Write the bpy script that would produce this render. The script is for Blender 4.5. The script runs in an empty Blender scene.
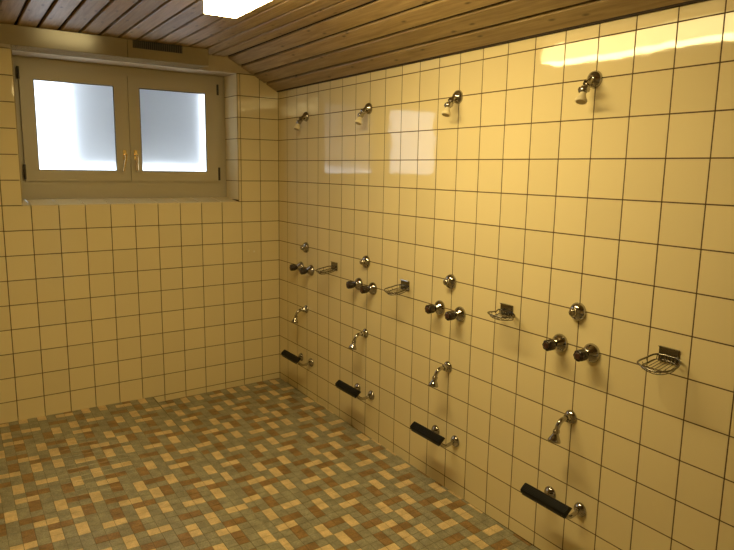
import bpy, bmesh, math, random
from mathutils import Vector, Matrix
random.seed(7)
scene = bpy.context.scene
COL = scene.collection
ZO = 1.64                       # survey heights were taken from eye level; floor = 0
SK = 0.0325                     # the window wall is not quite square to the shower wall

# ------------------------------------------------------------------ camera
CAM_P = Vector((-1.9999, -4.2613, -0.053 + ZO))
CAM_R = Vector((0.8395, -0.5432, 0.0161)).normalized()
CAM_U = Vector((0.0749, 0.1450, 0.9866)).normalized()
CAM_F = Vector((0.5382, 0.8270, -0.1624)).normalized()
FPX = 639.395
cd = bpy.data.cameras.new('camera')
cd.sensor_width = 36.0
cd.lens = FPX / 734.0 * 36.0
cd.clip_start = 0.02
cam = bpy.data.objects.new('camera', cd)
COL.objects.link(cam)
m = Matrix((CAM_R, CAM_U, -CAM_F)).transposed().to_4x4()
m.translation = CAM_P
cam.matrix_world = m
scene.camera = cam

def project(p):
    d = Vector(p) - CAM_P
    w = d.dot(CAM_F)
    if w < 0.05:
        return None
    return 367 + FPX * d.dot(CAM_R) / w, 275 - FPX * d.dot(CAM_U) / w

# ------------------------------------------------------------------ sky, exposure
world = bpy.data.worlds.new('overcast_sky')
scene.world = world
world.use_nodes = True
bg = world.node_tree.nodes['Background']
bg.inputs['Color'].default_value = (0.80, 0.90, 1.0, 1)
bg.inputs['Strength'].default_value = 4.0
vs = scene.view_settings
vs.view_transform = 'Standard'
vs.look = 'None'
vs.gamma = 1.0
vs.use_curve_mapping = False
vs.exposure = 0.0
LAMP_COLOR = (1.0, 0.78, 0.335, 1)
LAMP_STRENGTH = 48.0
LAMP_SIDE = 17.0

# ------------------------------------------------------------------ materials
def new_mat(name):
    mt = bpy.data.materials.new(name)
    mt.use_nodes = True
    nt = mt.node_tree
    return mt, nt, nt.nodes['Principled BSDF']

def N(nt, kind, **kw):
    n = nt.nodes.new(kind)
    for k, v in kw.items():
        if hasattr(n, k) and k not in ('Scale',):
            setattr(n, k, v)
        else:
            n.inputs[k].default_value = v
    return n

def plain(name, col, rough=0.5, metal=0.0, spec=0.5, noise=0.0, scale=20.0):
    mt, nt, b = new_mat(name)
    b.inputs['Roughness'].default_value = rough
    b.inputs['Metallic'].default_value = metal
    b.inputs['Specular IOR Level'].default_value = spec
    if noise:
        tc = N(nt, 'ShaderNodeTexCoord')
        no = N(nt, 'ShaderNodeTexNoise', Scale=scale, Detail=4.0)
        nt.links.new(tc.outputs['Object'], no.inputs['Vector'])
        mr = N(nt, 'ShaderNodeMapRange')
        mr.inputs['To Min'].default_value = 1 - noise
        mr.inputs['To Max'].default_value = 1 + noise
        nt.links.new(no.outputs['Fac'], mr.inputs['Value'])
        hs = N(nt, 'ShaderNodeHueSaturation')
        hs.inputs['Color'].default_value = (*col, 1)
        nt.links.new(mr.outputs['Result'], hs.inputs['Value'])
        nt.links.new(hs.outputs['Color'], b.inputs['Base Color'])
    else:
        b.inputs['Base Color'].default_value = (*col, 1)
    return mt

def glazed(name, col):
    """glazed wall tile: each one a touch different, gently uneven glaze"""
    mt, nt, b = new_mat(name)
    oi = N(nt, 'ShaderNodeObjectInfo')
    mr = N(nt, 'ShaderNodeMapRange')
    mr.inputs['To Min'].default_value = 0.965
    mr.inputs['To Max'].default_value = 1.03
    nt.links.new(oi.outputs['Random'], mr.inputs['Value'])
    hs = N(nt, 'ShaderNodeHueSaturation')
    hs.inputs['Color'].default_value = (*col, 1)
    nt.links.new(mr.outputs['Result'], hs.inputs['Value'])
    nt.links.new(hs.outputs['Color'], b.inputs['Base Color'])
    b.inputs['Roughness'].default_value = 0.045
    b.inputs['Specular IOR Level'].default_value = 0.5
    geo = N(nt, 'ShaderNodeNewGeometry')
    no = N(nt, 'ShaderNodeTexNoise', Scale=11.0, Detail=1.0)
    nt.links.new(geo.outputs['Position'], no.inputs['Vector'])
    bp = N(nt, 'ShaderNodeBump', Strength=0.05, Distance=0.01)
    nt.links.new(no.outputs['Fac'], bp.inputs['Height'])
    nt.links.new(bp.outputs['Normal'], b.inputs['Normal'])
    return mt

def mosaic(name, col, var=0.22, speck=0.25):
    mt, nt, b = new_mat(name)
    geo = N(nt, 'ShaderNodeNewGeometry')
    n1 = N(nt, 'ShaderNodeTexNoise', Scale=170.0, Detail=3.0)
    nt.links.new(geo.outputs['Position'], n1.inputs['Vector'])
    n2 = N(nt, 'ShaderNodeTexNoise', Scale=19.0, Detail=2.0)
    nt.links.new(geo.outputs['Position'], n2.inputs['Vector'])
    r1 = N(nt, 'ShaderNodeMapRange'); r1.inputs['From Min'].default_value = .3; r1.inputs['From Max'].default_value = .7
    r1.inputs['To Min'].default_value = 1 - speck; r1.inputs['To Max'].default_value = 1 + speck
    nt.links.new(n1.outputs['Fac'], r1.inputs['Value'])
    r2 = N(nt, 'ShaderNodeMapRange'); r2.inputs['From Min'].default_value = .3; r2.inputs['From Max'].default_value = .7
    r2.inputs['To Min'].default_value = 1 - var; r2.inputs['To Max'].default_value = 1 + var
    nt.links.new(n2.outputs['Fac'], r2.inputs['Value'])
    mu = N(nt, 'ShaderNodeMath', operation='MULTIPLY')
    nt.links.new(r1.outputs['Result'], mu.inputs[0]); nt.links.new(r2.outputs['Result'], mu.inputs[1])
    hs = N(nt, 'ShaderNodeHueSaturation')
    hs.inputs['Color'].default_value = (*col, 1)
    nt.links.new(mu.outputs['Value'], hs.inputs['Value'])
    nt.links.new(hs.outputs['Color'], b.inputs['Base Color'])
    b.inputs['Roughness'].default_value = 0.33
    b.inputs['Specular IOR Level'].default_value = 0.5
    return mt

def wood(name):
    """pine boards, grain along the board's own X axis, with knots"""
    mt, nt, b = new_mat(name)
    L = nt.links.new
    tc = N(nt, 'ShaderNodeTexCoord')
    oi = N(nt, 'ShaderNodeObjectInfo')
    sc = N(nt, 'ShaderNodeVectorMath', operation='SCALE'); sc.inputs['Scale'].default_value = 37.0
    cx = N(nt, 'ShaderNodeCombineXYZ')
    L(oi.outputs['Random'], cx.inputs[0]); L(oi.outputs['Random'], cx.inputs[1])
    L(cx.outputs[0], sc.inputs[0])
    ad = N(nt, 'ShaderNodeVectorMath', operation='ADD')
    L(tc.outputs['Object'], ad.inputs[0]); L(sc.outputs[0], ad.inputs[1])
    mp = N(nt, 'ShaderNodeMapping'); mp.inputs['Scale'].default_value = (1.6, 26.0, 26.0)
    L(ad.outputs[0], mp.inputs[0])
    n1 = N(nt, 'ShaderNodeTexNoise', Scale=2.2, Detail=6.0, Roughness=0.62); n1.inputs['Distortion'].default_value = 0.5
    L(mp.outputs[0], n1.inputs['Vector'])
    cr = N(nt, 'ShaderNodeValToRGB')
    e = cr.color_ramp.elements
    e[0].position = 0.30; e[0].color = (0.26, 0.170, 0.075, 1)
    e[1].position = 0.72; e[1].color = (0.48, 0.345, 0.170, 1)
    L(n1.outputs['Fac'], cr.inputs[0])
    mk = N(nt, 'ShaderNodeMapping'); mk.inputs['Scale'].default_value = (4.2, 11.0, 11.0)
    L(ad.outputs[0], mk.inputs[0])
    vo = N(nt, 'ShaderNodeTexVoronoi', Scale=0.8); vo.voronoi_dimensions = '2D'
    L(mk.outputs[0], vo.inputs['Vector'])
    kr = N(nt, 'ShaderNodeMapRange'); kr.inputs['From Min'].default_value = 0.02; kr.inputs['From Max'].default_value = 0.08
    kr.inputs['To Min'].default_value = 0.35; kr.inputs['To Max'].default_value = 1.0
    L(vo.outputs['Distance'], kr.inputs['Value'])
    bv = N(nt, 'ShaderNodeMapRange'); bv.inputs['To Min'].default_value = 0.84; bv.inputs['To Max'].default_value = 1.12
    L(oi.outputs['Random'], bv.inputs['Value'])
    mu = N(nt, 'ShaderNodeMath', operation='MULTIPLY')
    L(kr.outputs['Result'], mu.inputs[0]); L(bv.outputs['Result'], mu.inputs[1])
    hs = N(nt, 'ShaderNodeHueSaturation')
    L(cr.outputs['Color'], hs.inputs['Color']); L(mu.outputs['Value'], hs.inputs['Value'])
    L(hs.outputs['Color'], b.inputs['Base Color'])
    b.inputs['Roughness'].default_value = 0.45
    bp = N(nt, 'ShaderNodeBump', Strength=0.08, Distance=0.004)
    L(n1.outputs['Fac'], bp.inputs['Height']); L(bp.outputs['Normal'], b.inputs['Normal'])
    return mt

def frosted(name):
    mt, nt, b = new_mat(name)
    b.inputs['Base Color'].default_value = (0.97, 0.98, 1.0, 1)
    b.inputs['Transmission Weight'].default_value = 1.0
    b.inputs['Roughness'].default_value = 0.42
    b.inputs['IOR'].default_value = 1.25
    tr = N(nt, 'ShaderNodeBsdfTranslucent'); tr.inputs['Color'].default_value = (0.95, 0.97, 1.0, 1)
    mx = N(nt, 'ShaderNodeMixShader'); mx.inputs[0].default_value = 0.15
    nt.links.new(b.outputs[0], mx.inputs[1]); nt.links.new(tr.outputs[0], mx.inputs[2])
    nt.links.new(mx.outputs[0], nt.nodes['Material Output'].inputs['Surface'])
    return mt

def emitter(name, col, strength):
    mt, nt, b = new_mat(name)
    b.inputs['Base Color'].default_value = (0.9, 0.9, 0.88, 1)
    b.inputs['Emission Color'].default_value = col
    b.inputs['Emission Strength'].default_value = strength
    return mt

M = dict(
    tile=glazed('cream_glaze', (0.80, 0.685, 0.42)),
    tile_edge=plain('unglazed_edge', (0.42, 0.33, 0.19), 0.8, spec=0.1),
    grout=plain('brown_grout', (0.10, 0.055, 0.02), 0.85),
    floor_grout=plain('floor_grout', (0.13, 0.105, 0.065), 0.8),
    grey=mosaic('grey_mosaic', (0.28, 0.262, 0.185)),
    cream=mosaic('cream_mosaic', (0.66, 0.50, 0.275), 0.17, 0.14),
    brown=mosaic('brown_mosaic', (0.26, 0.155, 0.062), 0.28, 0.25),
    plaster=plain('beige_plaster', (0.56, 0.47, 0.31), 0.7, noise=0.05),
    wood=wood('pine_board'),
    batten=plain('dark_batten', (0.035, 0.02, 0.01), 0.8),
    paint=plain('cream_window_paint', (0.52, 0.46, 0.33), 0.38),
    casing=plain('casing_paint', (0.30, 0.245, 0.145), 0.15, noise=0.04, scale=6),
    dark=plain('dark_slot', (0.015, 0.013, 0.011), 0.6),
    hinge=plain('dark_hinge', (0.045, 0.035, 0.025), 0.45),
    slat=plain('dark_slat', (0.10, 0.08, 0.05), 0.5),
    gasket=plain('black_gasket', (0.02, 0.02, 0.022), 0.6),
    brass=plain('brass', (0.83, 0.62, 0.28), 0.22, 1.0),
    chrome=plain('chrome', (0.42, 0.40, 0.37), 0.09, 1.0),
    steel=plain('dull_steel', (0.22, 0.205, 0.18), 0.2, 1.0),
    knob=plain('dark_knob', (0.028, 0.018, 0.013), 0.22),
    knobcap=plain('knob_cap', (0.05, 0.02, 0.013), 0.3),
    rubber=plain('black_rubber', (0.006, 0.006, 0.0065), 0.5, spec=0.3),
    nozzle=plain('cream_plastic', (0.78, 0.68, 0.46), 0.35),
    nozzle_face=plain('nozzle_face', (0.42, 0.33, 0.18), 0.5),
    glass=frosted('frosted_glass'),
    lamp=emitter('lamp_diffuser', LAMP_COLOR, LAMP_STRENGTH),
    lamp_side=emitter('lamp_side', LAMP_COLOR, LAMP_SIDE),
    lamp_base=plain('lamp_base', (0.75, 0.73, 0.68), 0.4),
    concrete=plain('pale_render', (0.26, 0.285, 0.325), 0.9, noise=0.03, scale=3),
    plug=plain('white_plug', (0.86, 0.80, 0.66), 0.4),
)

# ------------------------------------------------------------------ mesh helpers
def obj(name, bm, mat, parent=None, loc=None, rot=None, smooth=False, mesh=None):
    if mesh is None:
        mesh = bpy.data.meshes.new(name)
        bmesh.ops.recalc_face_normals(bm, faces=bm.faces)
        bm.to_mesh(mesh); bm.free()
        for mm in (mat if isinstance(mat, (list, tuple)) else [mat]):
            mesh.materials.append(M[mm] if isinstance(mm, str) else mm)
        if smooth:
            for p in mesh.polygons: p.use_smooth = True
    o = bpy.data.objects.new(name, mesh)
    COL.objects.link(o)
    if loc is not None: o.location = loc
    if rot is not None: o.rotation_euler = rot
    if parent is not None: o.parent = parent
    return o

def thing(name, label, cat, loc=(0, 0, 0), rotz=0.0, group=None, kind=None):
    o = bpy.data.objects.new(name, None)
    o.empty_display_size = 0.05
    COL.objects.link(o)
    o.location = loc; o.rotation_euler = (0, 0, rotz)
    return tag(o, label, cat, group, kind)

def tag(o, label, cat, group=None, kind=None):
    o['label'] = label; o['category'] = cat
    if group: o['group'] = group
    if kind: o['kind'] = kind
    return o

def box(bm, x0, x1, y0, y1, z0, z1, mi=0, bevel=0.0, seg=1):
    vs_ = [bm.verts.new((x, y, z)) for z in (z0, z1) for y in (y0, y1) for x in (x0, x1)]
    fs = []
    for q in ((0, 1, 3, 2), (4, 6, 7, 5), (0, 4, 5, 1), (2, 3, 7, 6), (0, 2, 6, 4), (1, 5, 7, 3)):
        f = bm.faces.new([vs_[i] for i in q]); f.material_index = mi; fs.append(f)
    if bevel:
        es = list({e for f in fs for e in f.edges})
        bmesh.ops.recalc_face_normals(bm, faces=fs)
        bmesh.ops.bevel(bm, geom=es, offset=bevel, segments=seg, affect='EDGES', profile=0.5)
    return vs_

def B(*a, **k):
    bm = bmesh.new(); box(bm, *a, **k); return bm

def frame_of(axis):
    a = Vector(axis).normalized()
    t = Vector((0, 0, 1)) if abs(a.z) < 0.9 else Vector((0, 1, 0))
    u = a.cross(t).normalized(); v = a.cross(u).normalized()
    return a, u, v

def lathe(bm, prof, origin, axis, n=28, lobes=0, amp=0.0, mi=0, caps=True):
    """prof: (distance along axis, radius)"""
    a, u, v = frame_of(axis); o = Vector(origin)
    rings = []
    for d, r in prof:
        ring = []
        for i in range(n):
            th = 2 * math.pi * i / n
            rr = r * (1 + (amp * math.cos(lobes * th) if lobes else 0))
            ring.append(bm.verts.new(o + a * d + u * (rr * math.cos(th)) + v * (rr * math.sin(th))))
        rings.append(ring)
    for p, q in zip(rings, rings[1:]):
        for i in range(n):
            f = bm.faces.new((p[i], p[(i + 1) % n], q[(i + 1) % n], q[i])); f.material_index = mi
    if caps:
        for ring in (rings[0], rings[-1]):
            f = bm.faces.new(ring); f.material_index = mi
    return bm

def LA(*a, **k):
    bm = bmesh.new(); lathe(bm, *a, **k); return bm

def smooth_path(pts, sub=6, closed=False):
    P = [Vector(p) for p in pts]; n = len(P); out = []
    rng = n if closed else n - 1
    for i in range(rng):
        if closed:
            p0, p1, p2, p3 = P[i - 1], P[i], P[(i + 1) % n], P[(i + 2) % n]
        else:
            p0, p1, p2, p3 = P[max(i - 1, 0)], P[i], P[i + 1], P[min(i + 2, n - 1)]
        for k in range(sub):
            t = k / sub
            out.append(0.5 * ((2 * p1) + (p2 - p0) * t + (2 * p0 - 5 * p1 + 4 * p2 - p3) * t * t + (3 * p1 - p0 - 3 * p2 + p3) * t ** 3))
    if not closed: out.append(P[-1])
    return out

def tube(bm, pts, r, n=10, closed=False, mi=0):
    P = [Vector(p) for p in pts]; k = len(P); rings = []
    ref = None
    for i in range(k):
        if closed: t = (P[(i + 1) % k] - P[i - 1]).normalized()
        else: t = (P[min(i + 1, k - 1)] - P[max(i - 1, 0)]).normalized()
        if ref is None:
            ref = Vector((0, 1, 0)) if abs(t.y) < 0.9 else Vector((0, 0, 1))
        u = (ref - t * ref.dot(t)).normalized(); ref = u
        v = t.cross(u)
        rr = r[i] if isinstance(r, (list, tuple)) else r
        rings.append([bm.verts.new(P[i] + u * rr * math.cos(2 * math.pi * j / n) + v * rr * math.sin(2 * math.pi * j / n)) for j in range(n)])
    for i in range(k if closed else k - 1):
        p, q = rings[i], rings[(i + 1) % k]
        for j in range(n):
            f = bm.faces.new((p[j], p[(j + 1) % n], q[(j + 1) % n], q[j])); f.material_index = mi
    if not closed:
        bm.faces.new(rings[0]); bm.faces.new(rings[-1])
    return bm

def TU(*a, **k):
    bm = bmesh.new(); tube(bm, *a, **k); return bm

# ------------------------------------------------------------------ room shell
TZ, TR, TB = 0.14346, 0.15, 0.1469       # tile pitches: height, along shower wall, along window wall
OFF_R = 0.0095
J = 0.0038                               # wall joint width
TOP_R = 0.483 + ZO                       # foot of the sloping ceiling at the shower wall
FLAT = 0.673 + ZO
FOLD = -0.378
UP = 0.058                               # raised floor height
STEP_X = -0.963
XL, YN = -3.30, -5.45                    # room limits out of view
row = lambda r: r * TZ + ZO

wall_r = tag(obj('wall_right', B(0.0010, 0.20, YN, 0.25, -0.10, 2.60), 'grout'),
             'shower wall of square cream glazed tiles with brown joints', 'wall', kind='structure')

def tile_bm(w, h, depth=0.006, ch=0.0005):
    """front at y=0 facing -y, centred; chamfered rim"""
    bm = bmesh.new()
    def ring(w_, h_, y):
        return [bm.verts.new((sx * w_ / 2, y, sz * h_ / 2)) for sx, sz in ((-1, -1), (1, -1), (1, 1), (-1, 1))]
    a = ring(w - 2 * ch, h - 2 * ch, 0); b = ring(w, h, ch * 0.7); c = ring(w, h, depth)
    bm.faces.new(a)
    for p, q in ((a, b), (b, c)):
        for i in range(4): bm.faces.new((p[i], q[i], q[(i + 1) % 4], p[(i + 1) % 4])).material_index = 1
    return bm

_tile_cache = {}
def tile_mesh(w, h, mat='tile'):
    key = (round(w, 4), round(h, 4), mat)
    if key not in _tile_cache:
        me = bpy.data.meshes.new('tile')
        bm = tile_bm(w, h); bmesh.ops.recalc_face_normals(bm, faces=bm.faces); bm.to_mesh(me); bm.free()
        me.materials.append(M[mat]); me.materials.append(M['tile_edge']); _tile_cache[key] = me
    return _tile_cache[key]

def screen_area(pts):
    q = [project(p) for p in pts]
    if any(v is None for v in q): return 0
    if max(v[0] for v in q) < 0 or min(v[0] for v in q) > 734 or max(v[1] for v in q) < 0 or min(v[1] for v in q) > 550: return 0
    s = 0
    for i in range(len(q)):
        x0, y0 = q[i]; x1, y1 = q[(i + 1) % len(q)]
        s += x0 * y1 - x1 * y0
    return abs(s) / 2

def lay_tiles(parent, cells, to_world, rotz, limit=300):
    """cells: (a0,a1,z0,z1) in the wall's own plane; biggest in view are single tiles, the rest one part"""
    lst = []
    for (a0, a1, z0, z1) in cells:
        pts = [to_world(a0, z0), to_world(a1, z0), to_world(a1, z1), to_world(a0, z1)]
        lst.append((screen_area(pts), a0, a1, z0, z1))
    lst.sort(key=lambda t: -t[0])
    rest = bmesh.new(); nrest = 0
    for i, (ar, a0, a1, z0, z1) in enumerate(lst):
        w, h = abs(a1 - a0) - J, (z1 - z0) - J
        if w < 0.006 or h < 0.006: continue
        c = Vector(to_world((a0 + a1) / 2, (z0 + z1) / 2))
        tx, tz = random.gauss(0, 0.0015), random.gauss(0, 0.0015)
        if i < limit and ar > 0:
            o = obj('tile', None, None, parent, mesh=tile_mesh(w, h))
            o.matrix_world = Matrix.Translation(c) @ Matrix.Rotation(rotz + tz, 4, 'Z') @ Matrix.Rotation(tx, 4, 'X')
        else:
            t = tile_bm(w, h)
            t.transform(Matrix.Translation(c) @ Matrix.Rotation(rotz + tz, 4, 'Z') @ Matrix.Rotation(tx, 4, 'X'))
            me = bpy.data.meshes.new('tmp'); t.to_mesh(me); t.free(); rest.from_mesh(me); bpy.data.meshes.remove(me); nrest += 1
    if nrest:
        o = obj('tile_field', rest, ['tile', 'tile_edge'], parent); o['kind'] = 'stuff'
    else: rest.free()

# shower wall tiles (front faces -x)
zs = [0.0] + [row(r) for r in range(-11, 4)] + [TOP_R + 0.012]
ys = [0.0] + [OFF_R - k * TR for k in range(1, 37)]
cells = [(ys[i + 1], ys[i], zs[j], zs[j + 1]) for i in range(len(ys) - 1) for j in range(len(zs) - 1)]
lay_tiles(wall_r, cells, lambda a, z: (0.0, a, z), -math.pi / 2)

# window wall, local frame: x = -s, y = depth behind the wall face
BROT = Matrix.Rotation(math.atan(SK), 4, 'Z')
def W(s, d, z): return BROT @ Vector((-s, d, z))
S0, S1, Z0, Z1 = 0.314, 1.660, row(-2), 0.580 + ZO     # window opening
DEP = 0.20                                             # reveal depth
bm = bmesh.new()
for q in ((-S0, 0.08, -0.1, 2.6), (-3.45, -S1, -0.1, 2.6), (-S1, -S0, -0.1, Z0 - 0.004), (-S1, -S0, Z1, 2.6)):
    box(bm, q[0], q[1], 0.0010, 0.32, q[2], q[3])
wall_b = tag(obj('wall_back', bm, 'grout', rot=(0, 0, math.atan(SK))),
             'window wall of square cream glazed tiles under the wooden ceiling', 'wall', kind='structure')
# plaster band above the tiles
p_ = obj('plaster_band', B(-3.40, 0.0, -0.001, 0.01, row(4) + 0.004, 2.5), 'plaster', wall_b)
bm = bmesh.new()                                        # soffit over the window
box(bm, -S1 - 0.004, -S0 + 0.004, -0.0005, DEP + 0.02, Z1 - 0.006, Z1 + 0.002)
obj('lintel_soffit', bm, 'plaster', wall_b)
ss = [0.0] + [m_ * TB for m_ in range(1, 23)]
zb = [0.0] + [row(r) for r in range(-11, 5)]
cells = []
for i in range(len(ss) - 1):
    a0, a1 = ss[i], ss[i + 1]
    for j in range(len(zb) - 1):
        z0, z1 = zb[j], zb[j + 1]
        if z0 < Z0 - 0.01 or a1 <= S0 or a0 >= S1:
            if a0 > 1.0 and j == 0: continue
            if a0 > 1.0 and j == 1: z0 = 0.040
            cells.append((a0, a1, z0, z1)); continue
        if a0 < S0: cells.append((a0, S0, z0, z1))
        if a1 > S1: cells.append((S1, a1, z0, z1))
lay_tiles(wall_b, cells, lambda a, z: W(a, 0, z), math.atan(SK))
# reveal tiles (right side + left side) and sloping sill tiles
for j in range(-2, 4):
    z0, z1 = row(j), min(row(j + 1), Z1 - 0.006)
    if j == -2: z0 += 0.012
    for side, sx, rz in ((S0, -1, math.pi / 2), (S1, 1, -math.pi / 2)):
        o = obj('reveal_tile', None, None, wall_b, mesh=tile_mesh(DEP - J, z1 - z0 - J))
        o.matrix_world = BROT @ Matrix.Translation((-side - (0.003 if sx < 0 else -0.003), DEP / 2, (z0 + z1) / 2)) @ Matrix.Rotation(-rz, 4, 'Z')
SILL_IN = -0.261 + ZO
slope = math.atan2(SILL_IN - Z0, DEP)
edges = [S0] + [m_ * TB for m_ in range(3, 12)] + [S1]
for a0, a1 in zip(edges, edges[1:]):
    bm = B(-(a1 - a0 - J) / 2, (a1 - a0 - J) / 2, -DEP / 2 - 0.001, DEP / 2, -0.012, 0, bevel=0.0015)
    o = obj('sill_tile', bm, 'tile', wall_b)
    o.matrix_world = BROT @ Matrix.Translation((-(a0 + a1) / 2, DEP / 2, (Z0 + SILL_IN) / 2)) @ Matrix.Rotation(slope, 4, 'X')
obj('sill_bed', B(-S1, -S0, 0.004, DEP + 0.05, Z0 - 0.03, Z0 - 0.0125), 'grout', wall_b)
# two white wall plugs
for px_s, z in ((0.247, -0.635), (0.203, -0.643)):
    bm = LA([(0, 0.0075), (0.002, 0.0068), (0.0028, 0.004)], (0, 0, 0), (0, -1, 0), 12)
    o = obj('wall_plug', bm, 'plug', wall_b); o.matrix_world = Matrix.Translation(W(px_s, -0.0002, z + ZO))
    o['label'] = 'small white filled drill hole'

# walls out of view
def brick_mat():
    mt, nt, b = new_mat('cream_tiles_far')
    tc = N(nt, 'ShaderNodeTexCoord'); mp = N(nt, 'ShaderNodeMapping')
    br = N(nt, 'ShaderNodeTexBrick'); br.offset = 0.0
    br.inputs['Color1'].default_value = (0.80, 0.685, 0.42, 1); br.inputs['Color2'].default_value = (0.78, 0.665, 0.40, 1)
    br.inputs['Mortar'].default_value = (0.17, 0.105, 0.045, 1); br.inputs['Scale'].default_value = 1.0
    br.inputs['Mortar Size'].default_value = 0.0015; br.inputs['Brick Width'].default_value = 0.15; br.inputs['Row Height'].default_value = 0.1435
    nt.links.new(tc.outputs['UV'], br.inputs['Vector']); nt.links.new(br.outputs['Color'], b.inputs['Base Color'])
    b.inputs['Roughness'].default_value = 0.1
    return mt
M['brick'] = brick_mat()
def far_wall(name, label, p0, p1, depth):
    """vertical slab from p0 to p1 with metric UVs"""
    d = Vector(p1) - Vector(p0); n = Vector((-d.y, d.x)).normalized() * depth
    bm = bmesh.new(); uv = bm.loops.layers.uv.new()
    q = [Vector(p0), Vector(p1), Vector(p1) + n, Vector(p0) + n]
    lo = [bm.verts.new((v.x, v.y, -0.1)) for v in q]; hi = [bm.verts.new((v.x, v.y, 2.6)) for v in q]
    fs = [bm.faces.new(lo), bm.faces.new(hi)] + [bm.faces.new((lo[i], lo[(i + 1) % 4], hi[(i + 1) % 4], hi[i])) for i in range(4)]
    for f in fs:
        for l in f.loops:
            c = l.vert.co; l[uv].uv = ((c.x + c.y), c.z)
    return tag(obj(name, bm, 'brick'), label, 'wall', kind='structure')
far_wall('wall_left', 'cream tiled side wall opposite the showers', (XL, YN - .2), (XL, 0.2), 0.15)
far_wall('wall_front', 'cream tiled end wall opposite the window', (0.15, YN), (XL - .1, YN), 0.15).location.y = -0.15

# ------------------------------------------------------------------ floor: 5 cm mosaic, 7 x 14 repeat
CREAM = set(); BROWN = set()
for kind, lst in (('H', [(0, 0), (2, 3), (1, 8), (3, 11)]), ('V', [(3, 0), (5, 1), (4, 5), (0, 5), (6, 7), (1, 10), (6, 10)])):
    for i, j in lst:
        CREAM |= {(i, j), ((i + 1) % 7, j) if kind == 'H' else (i, (j + 1) % 14)}
for kind, lst in (('H', [(1, 2), (5, 5), (2, 7), (0, 9), (4, 13)]), ('V', [(6, 2), (2, 4), (5, 7), (3, 9), (2, 12)])):
    for i, j in lst:
        BROWN |= {(i, j), ((i + 1) % 7, j) if kind == 'H' else (i, (j + 1) % 14)}
def colour(i, j):
    k = (i % 7, j % 14)
    return 1 if k in CREAM else 2 if k in BROWN else 0
FM = ['grey', 'cream', 'brown']

def lay_mosaic(parent, z, cx, cy, irange, jrange, keep, limit=300):
    ex = Vector((cx[1], cy[1], 0)); ey = Vector((cx[2], cy[2], 0))
    o0 = Vector((cx[0], cy[0], z))
    gap = 0.0016
    fx, fy = 1 - gap / ex.length, 1 - gap / ey.length
    def slab(bm, c, mi, sx=1.0):
        def ring(k, dz): return [bm.verts.new(c + ex * (a * k * fx / 2 * sx) + ey * (b_ * k * fy / 2) + Vector((0, 0, dz))) for a, b_ in ((-1, -1), (1, -1), (1, 1), (-1, 1))]
        t = ring(0.965, 0.0); s_ = ring(1.0, -0.0009); u = ring(1.0, -0.004)
        f = bm.faces.new(t); f.material_index = mi
        for p, q in ((t, s_), (s_, u)):
            for i in range(4):
                f = bm.faces.new((p[i], q[i], q[(i + 1) % 4], p[(i + 1) % 4])); f.material_index = mi
    protos = []
    for mi in range(3):
        bm = bmesh.new(); slab(bm, Vector(), 0); me = bpy.data.meshes.new('mosaic_tile')
        bmesh.ops.recalc_face_normals(bm, faces=bm.faces); bm.to_mesh(me); bm.free(); me.materials.append(M[FM[mi]]); protos.append(me)
    lst = []
    for i in irange:
        for j in jrange:
            c = o0 + ex * i + ey * j
            if not keep(c): continue
            q = project(c)
            ok = q and -4 < q[0] < 738 and -4 < q[1] < 554
            ar = screen_area([c + ex * a + ey * b_ for a, b_ in ((-.5, -.5), (.5, -.5), (.5, .5), (-.5, .5))]) if ok else 0
            lst.append((ar, i, j, c))
    lst.sort(key=lambda t: -t[0])
    return lst, protos, slab

floor = tag(obj('floor', B(STEP_X - 0.02, 0.1, YN - .1, 0.15, -0.10, -0.0015), 'floor_grout'),
            'sunken shower floor of small grey, brown and cream mosaic tiles', 'floor', kind='structure')
bm = bmesh.new(); box(bm, XL - .1, STEP_X + 0.0005, YN - .1, 0.15, -0.10, UP - 0.0015)
floor2 = tag(obj('floor', bm, 'floor_grout'),
             'raised mosaic floor one low step above the shower floor', 'floor', kind='structure')
back_y = lambda x: SK * x
LOWC = ((-0.0353, -0.0487, -0.0002), (-1.6515, -0.0029, -0.0503))
UPC = ((-0.9881, -0.0497, 0.0001), (-1.6882, -0.0010, -0.0501))
lo = lay_mosaic(floor, 0.0, *LOWC, range(-1, 20), range(-36, 76), lambda c: STEP_X + 0.014 < c.x < 0.020 and YN < c.y < back_y(c.x) + 0.02)
hi = lay_mosaic(floor2, UP, *UPC, range(0, 47), range(-36, 76), lambda c: XL < c.x < STEP_X - 0.01 and YN < c.y < back_y(c.x) + 0.02)
allt = sorted([(t[0], 0, t) for t in lo[0]] + [(t[0], 1, t) for t in hi[0]], key=lambda t: -t[0])
cut = {0: 0, 1: 0}
rests = [bmesh.new(), bmesh.new()]
for ar, wh, (a_, i, j, c) in allt:
    lst, protos, slab = (lo, hi)[wh]
    mi = colour(i, j)
    if ar > 0 and cut[wh] < 300:
        cut[wh] += 1
        o = obj('mosaic_tile', None, None, (floor, floor2)[wh], mesh=protos[mi])
        o.location = c + Vector((0, 0, random.uniform(-0.0004, 0.0004)))
        o.rotation_euler = (random.gauss(0, 0.004), random.gauss(0, 0.004), 0)
    else:
        slab(rests[wh], c, mi)
for wh, fl in ((0, floor), (1, floor2)):
    o = obj('mosaic_field', rests[wh], FM, fl); o['kind'] = 'stuff'
# the floors fall gently away from the window wall (and the raised one towards the step)
def drain(o, py, sy, px=0.0, sx=0.0):
    mt_ = Matrix.Translation((px, py, 0)) @ Matrix.Rotation(math.atan(sy), 4, 'X') @ Matrix.Rotation(math.atan(sx), 4, 'Y') @ Matrix.Translation((-px, -py, 0))
    o.matrix_world = mt_
drain(floor, -2.2, 0.009)
drain(floor2, -1.6, 0.005, STEP_X, 0.020)
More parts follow.
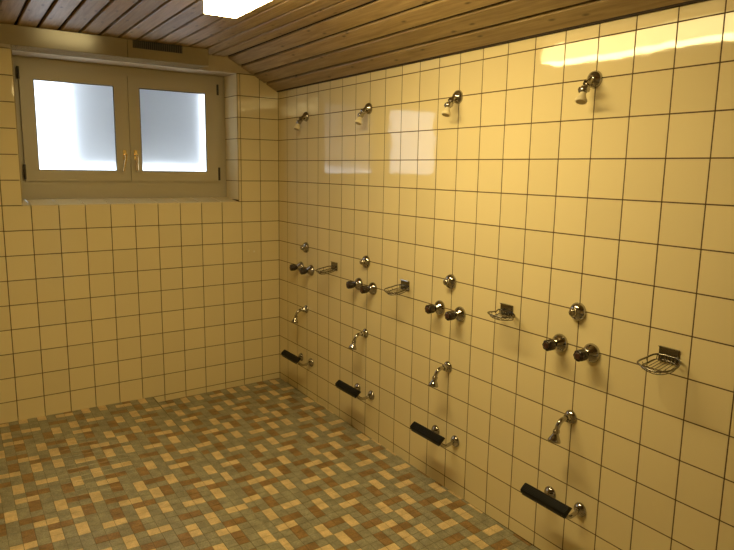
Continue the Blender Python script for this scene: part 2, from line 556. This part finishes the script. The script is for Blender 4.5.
# face of the low step
n_ = 0
y = -0.03
while y > YN + 0.05:
    o = obj('riser_tile', B(STEP_X + 0.0005, STEP_X + 0.004, y - 0.0484, y, 0.002, UP - 0.001), 'grey', floor2) if n_ == 0 else obj('riser_tile', None, None, floor2, mesh=first.data, loc=(0, y + 0.03, 0))
    if n_ == 0: first = o
    n_ += 1; y -= 0.05

# ------------------------------------------------------------------ ceiling: pine boards with open joints
ceil = tag(obj('ceiling', B(XL - .15, 0.15, YN - .15, 0.15, FLAT + 0.022, FLAT + 0.20), 'batten'),
           'wooden board ceiling with dark open joints, sloping down to the shower wall', 'ceiling', kind='structure')
def board_mesh(w, length, th=0.016, ch=0.003):
    bm = bmesh.new()
    box(bm, -length / 2, length / 2, -w / 2, w / 2, 0, th, bevel=0)
    es = [e for e in bm.edges if abs(e.verts[0].co.x - e.verts[1].co.x) > length / 2 and e.verts[0].co.z < th / 2]
    bmesh.ops.bevel(bm, geom=es, offset=ch, segments=1, affect='EDGES')
    return bm
BL = 5.62
PITCH = 0.1046
bmx = board_mesh(PITCH - 0.016, BL); proto = obj('board', bmx, 'wood', ceil)
def put_board(o, centre, tilt):
    # local X along the boards (world -y), local Y across, local Z up; tilt about the board axis
    o.matrix_world = Matrix.Translation(centre) @ Matrix.Rotation(tilt, 4, 'Y') @ Matrix.Rotation(-math.pi / 2, 4, 'Z')
k = 0; x = FOLD - 0.007
while x > XL - 0.05:
    o = proto if k == 0 else obj('board', None, None, ceil, mesh=proto.data)
    put_board(o, Vector((x - PITCH / 2, -BL / 2 + 0.10, FLAT)), 0.0)
    x -= PITCH; k += 1
ang = math.atan2(FLAT - TOP_R + 0.010, -FOLD)
SL = math.hypot(FLAT - TOP_R + 0.010, FOLD)
dirn = Vector((math.cos(ang), 0, -math.sin(ang)))
nup = Vector((math.sin(ang), 0, math.cos(ang)))
sp = (SL - 0.010) / 4
bm = board_mesh(sp - 0.015, BL); sproto = obj('board', bm, 'wood', ceil)
for k in range(4):
    o = sproto if k == 0 else obj('board', None, None, ceil, mesh=sproto.data)
    put_board(o, Vector((FOLD, -BL / 2 + 0.10, FLAT)) + dirn * (sp * (k + 0.5)), ang)
bm = bmesh.new()                                   # dark backing above the sloping boards
vv = [Vector((FOLD - 0.02, 0, FLAT)) + nup * 0.02, Vector((FOLD, 0, FLAT)) + dirn * (SL + 0.05) + nup * 0.02,
      Vector((FOLD, 0, FLAT)) + dirn * (SL + 0.05) + nup * 0.05, Vector((FOLD - 0.02, 0, FLAT)) + nup * 0.05]
f0 = [bm.verts.new((v.x, 0.12, v.z)) for v in vv]; f1 = [bm.verts.new((v.x, YN - .1, v.z)) for v in vv]
bm.faces.new(f0); bm.faces.new(f1)
for i in range(4): bm.faces.new((f0[i], f0[(i + 1) % 4], f1[(i + 1) % 4], f1[i]))
obj('slope_backing', bm, 'batten', ceil)

obj('shadow_gap_strip', B(-0.013, -0.0004, YN, 0.0, TOP_R - 0.006, TOP_R + 0.02), 'batten', ceil)  # dark strip drawn in place of the shaded gap between last board and wall

# ------------------------------------------------------------------ casing with grille above the window
BD = -0.205
CX0, CX1, CSEAM = 0.588, 2.30, 1.078
CZ0, CZ1 = 0.572 + ZO, FLAT - 0.001
cas = thing('ventilation_casing', 'long beige casing with a slotted grille above the window, tight under the ceiling', 'casing', W(CX0, 0, CZ0), math.atan(SK))
def in_cas(o): o.location = (CX0, 0, -CZ0); return o
TILT = math.radians(5.5)                          # the front leans out at the top
def leaning(bm):
    for v in bm.verts: v.co.y -= (v.co.z - CZ0) * math.tan(TILT)
    return bm
in_cas(obj('front_panel', leaning(B(-CSEAM + 0.001, -CX0, BD, BD + 0.012, CZ0, CZ1, bevel=0.0015)), 'casing', cas))
in_cas(obj('front_panel', leaning(B(-CX1, -CSEAM - 0.001, BD, BD + 0.012, CZ0, CZ1, bevel=0.0015)), 'casing', cas))
in_cas(obj('bottom_panel', B(-CX1, -CX0 - 0.0005, BD + 0.012, -0.002, CZ0 + 0.001, CZ0 + 0.009), 'casing', cas))
in_cas(obj('end_panel', B(-CX0 - 0.012, -CX0 - 0.0003, BD + 0.0125, -0.002, CZ0 + 0.0095, CZ1), 'casing', cas))
gr = in_cas(obj('grille', leaning(B(-1.048, -0.755, BD - 0.0015, BD - 0.0002, 0.627 + ZO, FLAT - 0.002)), 'dark', cas))
gr['label'] = 'dark slotted ventilation grille'
n = 26
bm = leaning(B(-0.0017, 0.0017, -0.004, -0.0016, 0.628 + ZO, FLAT - 0.003)); first = None
for k in range(n):
    s = 0.762 + (1.041 - 0.762) * k / (n - 1)
    if first is None: first = obj('slat', bm, 'slat', gr); o = first
    else: o = obj('slat', None, None, gr, mesh=first.data)
    o.location = (-s, BD + 0.0, 0)

# ------------------------------------------------------------------ window
win = tag(thing('window_1', '', '', W((S0 + S1) / 2, DEP, Z0), math.atan(SK)),
          'two-sash cream window with frosted panes and brass handles', 'window', kind='structure')
SM = (S0 + S1) / 2
def wl(s0, s1, d0, d1, z0, z1, **k):      # box in window local frame from wall coordinates
    return B(SM - s1, SM - s0, d0 - DEP, d1 - DEP, z0 + ZO - Z0, z1 + ZO - Z0, **k)
def ring_bm(s0, s1, z0, z1, l, r, b_, t, d0, d1, bev=0.003):
    bm = bmesh.new()
    for q in ((s0, s0 + r, z0, z1), (s1 - l, s1, z0, z1), (s0 + r, s1 - l, z0, z0 + b_), (s0 + r, s1 - l, z1 - t, z1)):
        box(bm, SM - q[1], SM - q[0], d0 - DEP, d1 - DEP, q[2] + ZO - Z0, q[3] + ZO - Z0)
    bmesh.ops.remove_doubles(bm, verts=bm.verts, dist=1e-5)
    return bm
FZ0, FZ1 = -0.268, 0.572
obj('frame', ring_bm(S0 + 0.004, S1 - 0.004, FZ0, FZ1, 0.075, 0.078, 0.130, 0.075, DEP, DEP + 0.06), 'paint', win)
obj('mullion', wl(0.955, 1.012, DEP + 0.0005, DEP + 0.055, FZ0 + 0.131, FZ1 - 0.076), 'paint', win)
for nm, s0, s1, g0, g1, hs, hinge_s in (('r', 0.373, 0.9815, 0.464, 0.912, 0.951, 0.376), ('l', 0.9845, 1.603, 1.070, 1.528, 1.020, 1.606)):
    z0, z1, gz0, gz1 = -0.1545, 0.5165, -0.087, 0.447
    sash = obj('sash', ring_bm(s0, s1, z0, z1, s1 - g1, g0 - s0, gz0 - z0, z1 - gz1, DEP - 0.016, DEP - 0.0006), 'paint', win)
    obj('gasket', ring_bm(g0 - 0.001, g1 + 0.001, gz0 - 0.001, gz1 + 0.001, 0.005, 0.005, 0.005, 0.005, DEP - 0.0125, DEP - 0.0085), 'gasket', sash)
    pn = obj('pane', wl(g0 - 0.001, g1 + 0.001, DEP - 0.0080, DEP - 0.0030, gz0 - 0.001, gz1 + 0.001), 'glass', sash)
    pn['label'] = 'frosted glass pane'
    # brass lever handle
    hb = bmesh.new()
    hx, hz = SM - hs, 0.018 + ZO - Z0
    yf = -0.016
    box(hb, hx - 0.011, hx + 0.011, yf - 0.006, yf, hz - 0.032, hz + 0.032, bevel=0.003)
    lathe(hb, [(0, 0.009), (0.03, 0.0085), (0.036, 0.007)], (hx, yf - 0.006, hz), (0, -1, 0), 14)
    lean = -0.018 if nm == 'l' else -0.002
    tube(hb, smooth_path([(hx, yf - 0.034, hz + 0.004), (hx + lean * 0.15, yf - 0.040, hz - 0.02), (hx + lean * 0.6, yf - 0.038, hz - 0.065), (hx + lean, yf - 0.036, hz - 0.104)], 4), 0.0072, 10)
    h = obj('handle', hb, 'brass', sash, smooth=False); h['label'] = 'brass lever handle'
    for zc, hh in ((0.478, 0.036), (-0.099, 0.045)):
        b1 = bmesh.new()
        lathe(b1, [(0, 0.006), (0.002, 0.0075), (2 * hh - 0.002, 0.0075), (2 * hh, 0.006)], (SM - hinge_s, -0.018, zc - hh + ZO - Z0), (0, 0, 1), 12)
        box(b1, SM - hinge_s - 0.006, SM - hinge_s + 0.006, -0.018, -0.0165, zc - hh * .8 + ZO - Z0, zc + hh * .8 + ZO - Z0)
        obj('hinge', b1, 'hinge', sash)
# pale rendered pier standing in the light well just outside
tag(obj('light_well_pier', B(-1.243, -0.380, 0.50, 0.75, -0.045 + ZO, 0.62 + ZO, bevel=0.004), 'concrete', rot=(0, 0, math.atan(SK))),
    'pale grey rendered wall seen blurred through the frosted panes', 'outside wall', kind='structure')

# ------------------------------------------------------------------ ceiling lamp
LX0, LX1, LY0, LY1, LZ = -1.072, -0.930, -2.80, -1.575, 0.567 + ZO
lamp = thing('ceiling_lamp', 'long glowing box-shaped lamp fixed under the wooden ceiling', 'lamp', ((LX0 + LX1) / 2, (LY0 + LY1) / 2, FLAT))
hx, hy = (LX1 - LX0) / 2, (LY1 - LY0) / 2
obj('base', B(-hx + 0.012, hx - 0.012, -hy + 0.012, hy - 0.012, -0.016, 0.0), 'lamp_base', lamp)
bm = B(-hx, hx, -hy, hy, LZ - FLAT, -0.016, bevel=0.005, seg=2)
bm.normal_update()
for f in bm.faces: f.material_index = 0 if f.normal.z < -0.5 else 1
d = obj('diffuser', bm, ['lamp', 'lamp_side'], lamp); d['label'] = 'glowing white plastic diffuser with dimmer opal sides'

# ------------------------------------------------------------------ shower fittings on the shower wall
STN = [-0.4325, -1.1845, -1.9360, -2.6870]
def copy_tree(o, parent=None):
    c = o.copy(); COL.objects.link(c); c.parent = parent
    for ch in list(o.children): copy_tree(ch, c)
    return c
OUT = (-1, 0, 0)

def make_shower():
    t = thing('wall_shower', '', '')
    fl = obj('wall_flange', LA([(0.0, 0.0315), (0.005, 0.0312), (0.012, 0.0285), (0.019, 0.0225), (0.0245, 0.0145), (0.0265, 0.0125)], (0, 0, 0), OUT, 32), 'chrome', t, smooth=True)
    arm = bmesh.new()
    tube(arm, smooth_path([(-0.022, 0, -0.002), (-0.034, 0, -0.012), (-0.047, 0, -0.028), (-0.054, 0, -0.036)], 4), 0.0115, 14)
    obj('arm', arm, 'chrome', t, smooth=True)
    ax = (-0.72, 0, -0.69)
    obj('collar', LA([(0, 0.0140), (0.001, 0.0162), (0.012, 0.0162), (0.013, 0.0140)], (-0.0375, 0, -0.0165), ax, 6), 'chrome', t)
    jb = bmesh.new(); bmesh.ops.create_uvsphere(jb, u_segments=18, v_segments=10, radius=0.0165); jb.transform(Matrix.Translation((-0.057, 0, -0.040)))
    obj('ball_joint', jb, 'chrome', t, smooth=True)
    obj('joint_nut', LA([(0, 0.0105), (0.001, 0.012), (0.037, 0.012), (0.038, 0.0105)], (-0.057, 0.019, -0.040), (0, -1, 0), 6), 'chrome', t)
    na = Vector((-0.40, -0.10, -0.90)).normalized()
    nz = obj('nozzle', LA([(0.0, 0.0095), (0.008, 0.0105), (0.016, 0.0120), (0.023, 0.0150), (0.031, 0.0200), (0.036, 0.0212), (0.0415, 0.0212), (0.043, 0.0195)], (-0.0585, 0, -0.046), na, 26), 'nozzle', t, smooth=True)
    nz['label'] = 'cream plastic spray nozzle'
    obj('spray_face', LA([(0.0428, 0.0172), (0.0440, 0.0165)], (-0.0585, 0, -0.046), na, 20), 'nozzle_face', nz)
    return t

def make_button():
    t = thing('shower_valve', '', '')
    obj('rosette', LA([(0.0, 0.0365), (0.006, 0.0365), (0.014, 0.0330), (0.022, 0.0255), (0.0275, 0.0170)], (0, 0, 0), OUT, 32), 'chrome', t, smooth=True)
    b = obj('push_button', LA([(0.022, 0.0165), (0.036, 0.0155), (0.042, 0.0130), (0.0435, 0.0090)], (0, 0, 0), OUT, 24), 'chrome', t, smooth=True)
    return t

def make_tap():
    t = thing('tap', '', '')
    obj('bell_rosette', LA([(0.0, 0.0375), (0.005, 0.0375), (0.014, 0.0335), (0.023, 0.0255), (0.030, 0.0175), (0.036, 0.0150)], (0, 0, 0), OUT, 32), 'chrome', t, smooth=True)
    obj('stem', LA([(0.033, 0.0135), (0.050, 0.0135)], (0, 0, 0), OUT, 16), 'knob', t, smooth=True)
    h = obj('handle', LA([(0.041, 0.0150), (0.045, 0.0195), (0.052, 0.0220), (0.075, 0.0224), (0.081, 0.0205), (0.083, 0.0165)], (0, 0, 0), OUT, 48, lobes=8, amp=0.055), 'knob', t, smooth=True)
    h['label'] = 'dark ribbed tap handle'
    obj('cap', LA([(0.0825, 0.0135), (0.085, 0.0125), (0.0858, 0.009)], (0, 0, 0), OUT, 20), 'knobcap', h, smooth=True)
    return t

def make_spout():
    t = thing('foot_shower', '', '')
    obj('wall_flange', LA([(0.0, 0.0285), (0.004, 0.0285), (0.010, 0.0245), (0.016, 0.0175), (0.018, 0.0130)], (0, 0, 0), OUT, 28), 'chrome', t, smooth=True)
    obj('hex_nut', LA([(0.0175, 0.0145), (0.0185, 0.0165), (0.0295, 0.0165), (0.0305, 0.0145)], (0, 0, 0), OUT, 6), 'chrome', t)
    pts = smooth_path([(-0.026, 0, 0.0), (-0.046, 0, 0.000), (-0.062, 0, -0.007), (-0.074, 0, -0.022), (-0.081, 0, -0.041)], 5)
    obj('spout_arm', TU(pts, 0.0098, 14), 'chrome', t, smooth=True)
    na = Vector((-0.25, 0, -0.97)).normalized()
    bell = obj('bell_nozzle', LA([(0.0, 0.0115), (0.004, 0.0135), (0.010, 0.0135), (0.013, 0.0115), (0.020, 0.0130), (0.032, 0.0195), (0.042, 0.0245), (0.048, 0.0245), (0.049, 0.023)], (-0.0795, 0, -0.036), na, 26), 'chrome', t, smooth=True)
    obj('spray_face', LA([(0.0488, 0.0212), (0.0498, 0.0205)], (-0.0795, 0, -0.036), na, 20), 'nozzle_face', bell)
    return t

def make_footrest():
    t = thing('foot_rest', '', '')
    for sy in (0.076, -0.076):
        obj('wall_flange', LA([(0.0, 0.0290), (0.004, 0.0290), (0.011, 0.0245), (0.018, 0.0160), (0.021, 0.0120)], (0, sy, 0), OUT, 26), 'chrome', t, smooth=True)
        obj('bracket_arm', TU(smooth_path([(-0.014, sy, 0.0), (-0.042, sy * 1.03, -0.007), (-0.070, sy * 1.10, -0.006), (-0.096, sy * 1.18, 0.008), (-0.116, sy * 1.25, 0.030)], 5), 0.0085, 12), 'chrome', t, smooth=True)
    tl, pc = math.radians(-40), Vector((-0.122, 0, 0.043))     # the tread leans outward and down
    def lean(x, y, z):
        dx, dz = x, z
        return Vector((pc.x + dx * math.cos(tl) + dz * math.sin(tl), y, pc.z - dx * math.sin(tl) + dz * math.cos(tl)))
    bm = B(-0.026, 0.022, -0.110, 0.110, -0.0145, -0.0105, bevel=0.001)
    for v in bm.verts: v.co = lean(*v.co)
    obj('carrier_strip', bm, 'steel', t)
    sec = []
    n = 24; wd = 0.046
    for i in range(n + 1):
        u = i / n
        e = min(u, 1 - u) * wd
        z = -0.010 + 0.018 * min(1.0, math.sqrt(max(0.0, 1 - (1 - min(e / 0.010, 1)) ** 2)) * 0.85 + 0.15) + 0.003 * math.sin(math.pi * u)
        if 3 < i < n - 3 and i % 3 == 0: z -= 0.0018
        sec.append((wd / 2 - wd * u, z))
    sec = [(sec[0][0], -0.0102)] + sec + [(sec[-1][0], -0.0102)]
    bm = bmesh.new()
    r0 = [bm.verts.new(lean(x, 0.1125, z)) for x, z in sec]; r1 = [bm.verts.new(lean(x, -0.1125, z)) for x, z in sec]
    for i in range(len(sec)):
        j = (i + 1) % len(sec); bm.faces.new((r0[i], r0[j], r1[j], r1[i]))
    bm.faces.new(r0); bm.faces.new(r1)
    p = obj('rubber_pad', bm, 'rubber', t); p['label'] = 'black rubber tread pad'
    return t

def make_soap(tilt=0.0, shift=0.0):
    t = thing('soap_dish', '', '')
    bm = B(-0.006, -0.0003, -0.0365, 0.0365, -0.026, 0.026, bevel=0.0012)
    obj('wall_plate', bm, 'steel', t)
    obj('plate_lip', TU([(-0.010, 0.036, 0.0255), (-0.010, -0.036, 0.0255)], 0.0018, 8), 'chrome', t)
    def P(x, y, z):        # tilt the basket about its back edge
        c, s = math.cos(tilt), math.sin(tilt)
        return (-0.012 + (x + 0.012) * c, y + shift * min(1.0, -(x + 0.010) / 0.03), -0.004 + z - (x + 0.012) * s)
    drop = lambda x: (x + 0.012) * 0.20
    rim = [(-0.010, 0.037), (-0.055, 0.049), (-0.093, 0.052), (-0.110, 0.038), (-0.125, 0.002), (-0.127, -0.034), (-0.104, -0.062), (-0.060, -0.068), (-0.010, -0.038)]
    rp = [P(x, y, drop(x)) for x, y in rim]
    obj('rim_wire', TU(smooth_path(rp, 6, True), 0.0032, 10, closed=True), 'steel', t, smooth=True)
    low = [(-0.014, 0.032), (-0.055, 0.042), (-0.086, 0.043), (-0.100, 0.030), (-0.112, 0.002), (-0.114, -0.030), (-0.094, -0.052), (-0.058, -0.057), (-0.014, -0.033)]
    obj('base_wire', TU(smooth_path([P(x, y, drop(x) - 0.015) for x, y in low], 6, True), 0.0018, 8, closed=True), 'steel', t, smooth=True)
    for k in range(7):
        y = 0.040 - k * 0.0145
        xf = -0.117 + abs(y + 0.006) ** 2 * 14
        pts = [P(-0.012, y * .9, drop(-0.012) - 0.002), P(-0.016, y * .9, drop(-0.016) - 0.0155), P(xf + 0.008, y, drop(xf) - 0.0155), P(xf, y, drop(xf) - 0.001)]
        obj('basket_wire', TU(pts, 0.0014, 6), 'chrome', t, smooth=True)
    for (x, y), (x2, y2) in zip(rim[1:7:2], low[1:7:2]):
        obj('side_wire', TU([P(x, y, drop(x)), P(x2, y2, drop(x2) - 0.015)], 0.0014, 6), 'chrome', t, smooth=True)
    return t

where = ['beside the window wall corner', 'second from the window wall corner', 'third from the window wall corner', 'farthest from the window wall']
def place(proto, pos, label, cat, group, first):
    o = proto if first else copy_tree(proto)
    o.location = pos
    tag(o, label, cat, group)
    return o

sh, bt, tp, spt, fr, sd = make_shower(), make_button(), make_tap(), make_spout(), make_footrest(), make_soap(0.0)
for i, y in enumerate(STN):
    w = where[i]
    w2 = ['in the window wall corner', 'second from the corner', 'third from the corner', 'farthest from the corner']
    place(sh, (0, y, 0.284 + ZO), 'chrome shower head with cream nozzle high on the tiles, ' + w, 'shower head', 'shower heads along the wall', i == 0)
    place(bt, (0, y, -0.579 + ZO), 'round domed chrome push valve above a tap pair, ' + w, 'valve', 'domed valves along the wall', i == 0)
    place(tp, (0, y + 0.0765, -0.722 + ZO), 'dark-handled chrome tap of the pair ' + w2[i] + ', nearer the window', 'tap', 'taps along the wall', i == 0)
    place(tp, (0, y - 0.0745, -0.725 + ZO), 'dark-handled chrome tap of the pair ' + w2[i] + ', nearer the soap dish', 'tap', 'taps along the wall', False)
    place(spt, (0, y, -1.006 + ZO), 'small bent chrome foot shower below the taps, ' + w, 'spout', 'foot showers along the wall', i == 0)
    place(fr, (0, y, -1.365 + ZO), 'black padded foot rest on chrome brackets, ' + w, 'foot rest', 'foot rests along the wall', i == 0)
    if i != 2:
        place(sd, (0, y - 0.382, -0.655 + ZO), 'chrome wire soap dish with sagging basket, ' + ('beside the window wall corner' if i == 0 else 'second from the window wall corner' if i == 1 else 'farthest from the window wall'), 'soap dish', 'soap dishes along the wall', i == 0)
    else:
        s3 = make_soap(0.22, -0.034)
        s3.location = (0, -2.312, -0.646 + ZO)
        tag(s3, 'chrome wire soap dish with basket bent upward, third from the window wall corner', 'soap dish', 'soap dishes along the wall')
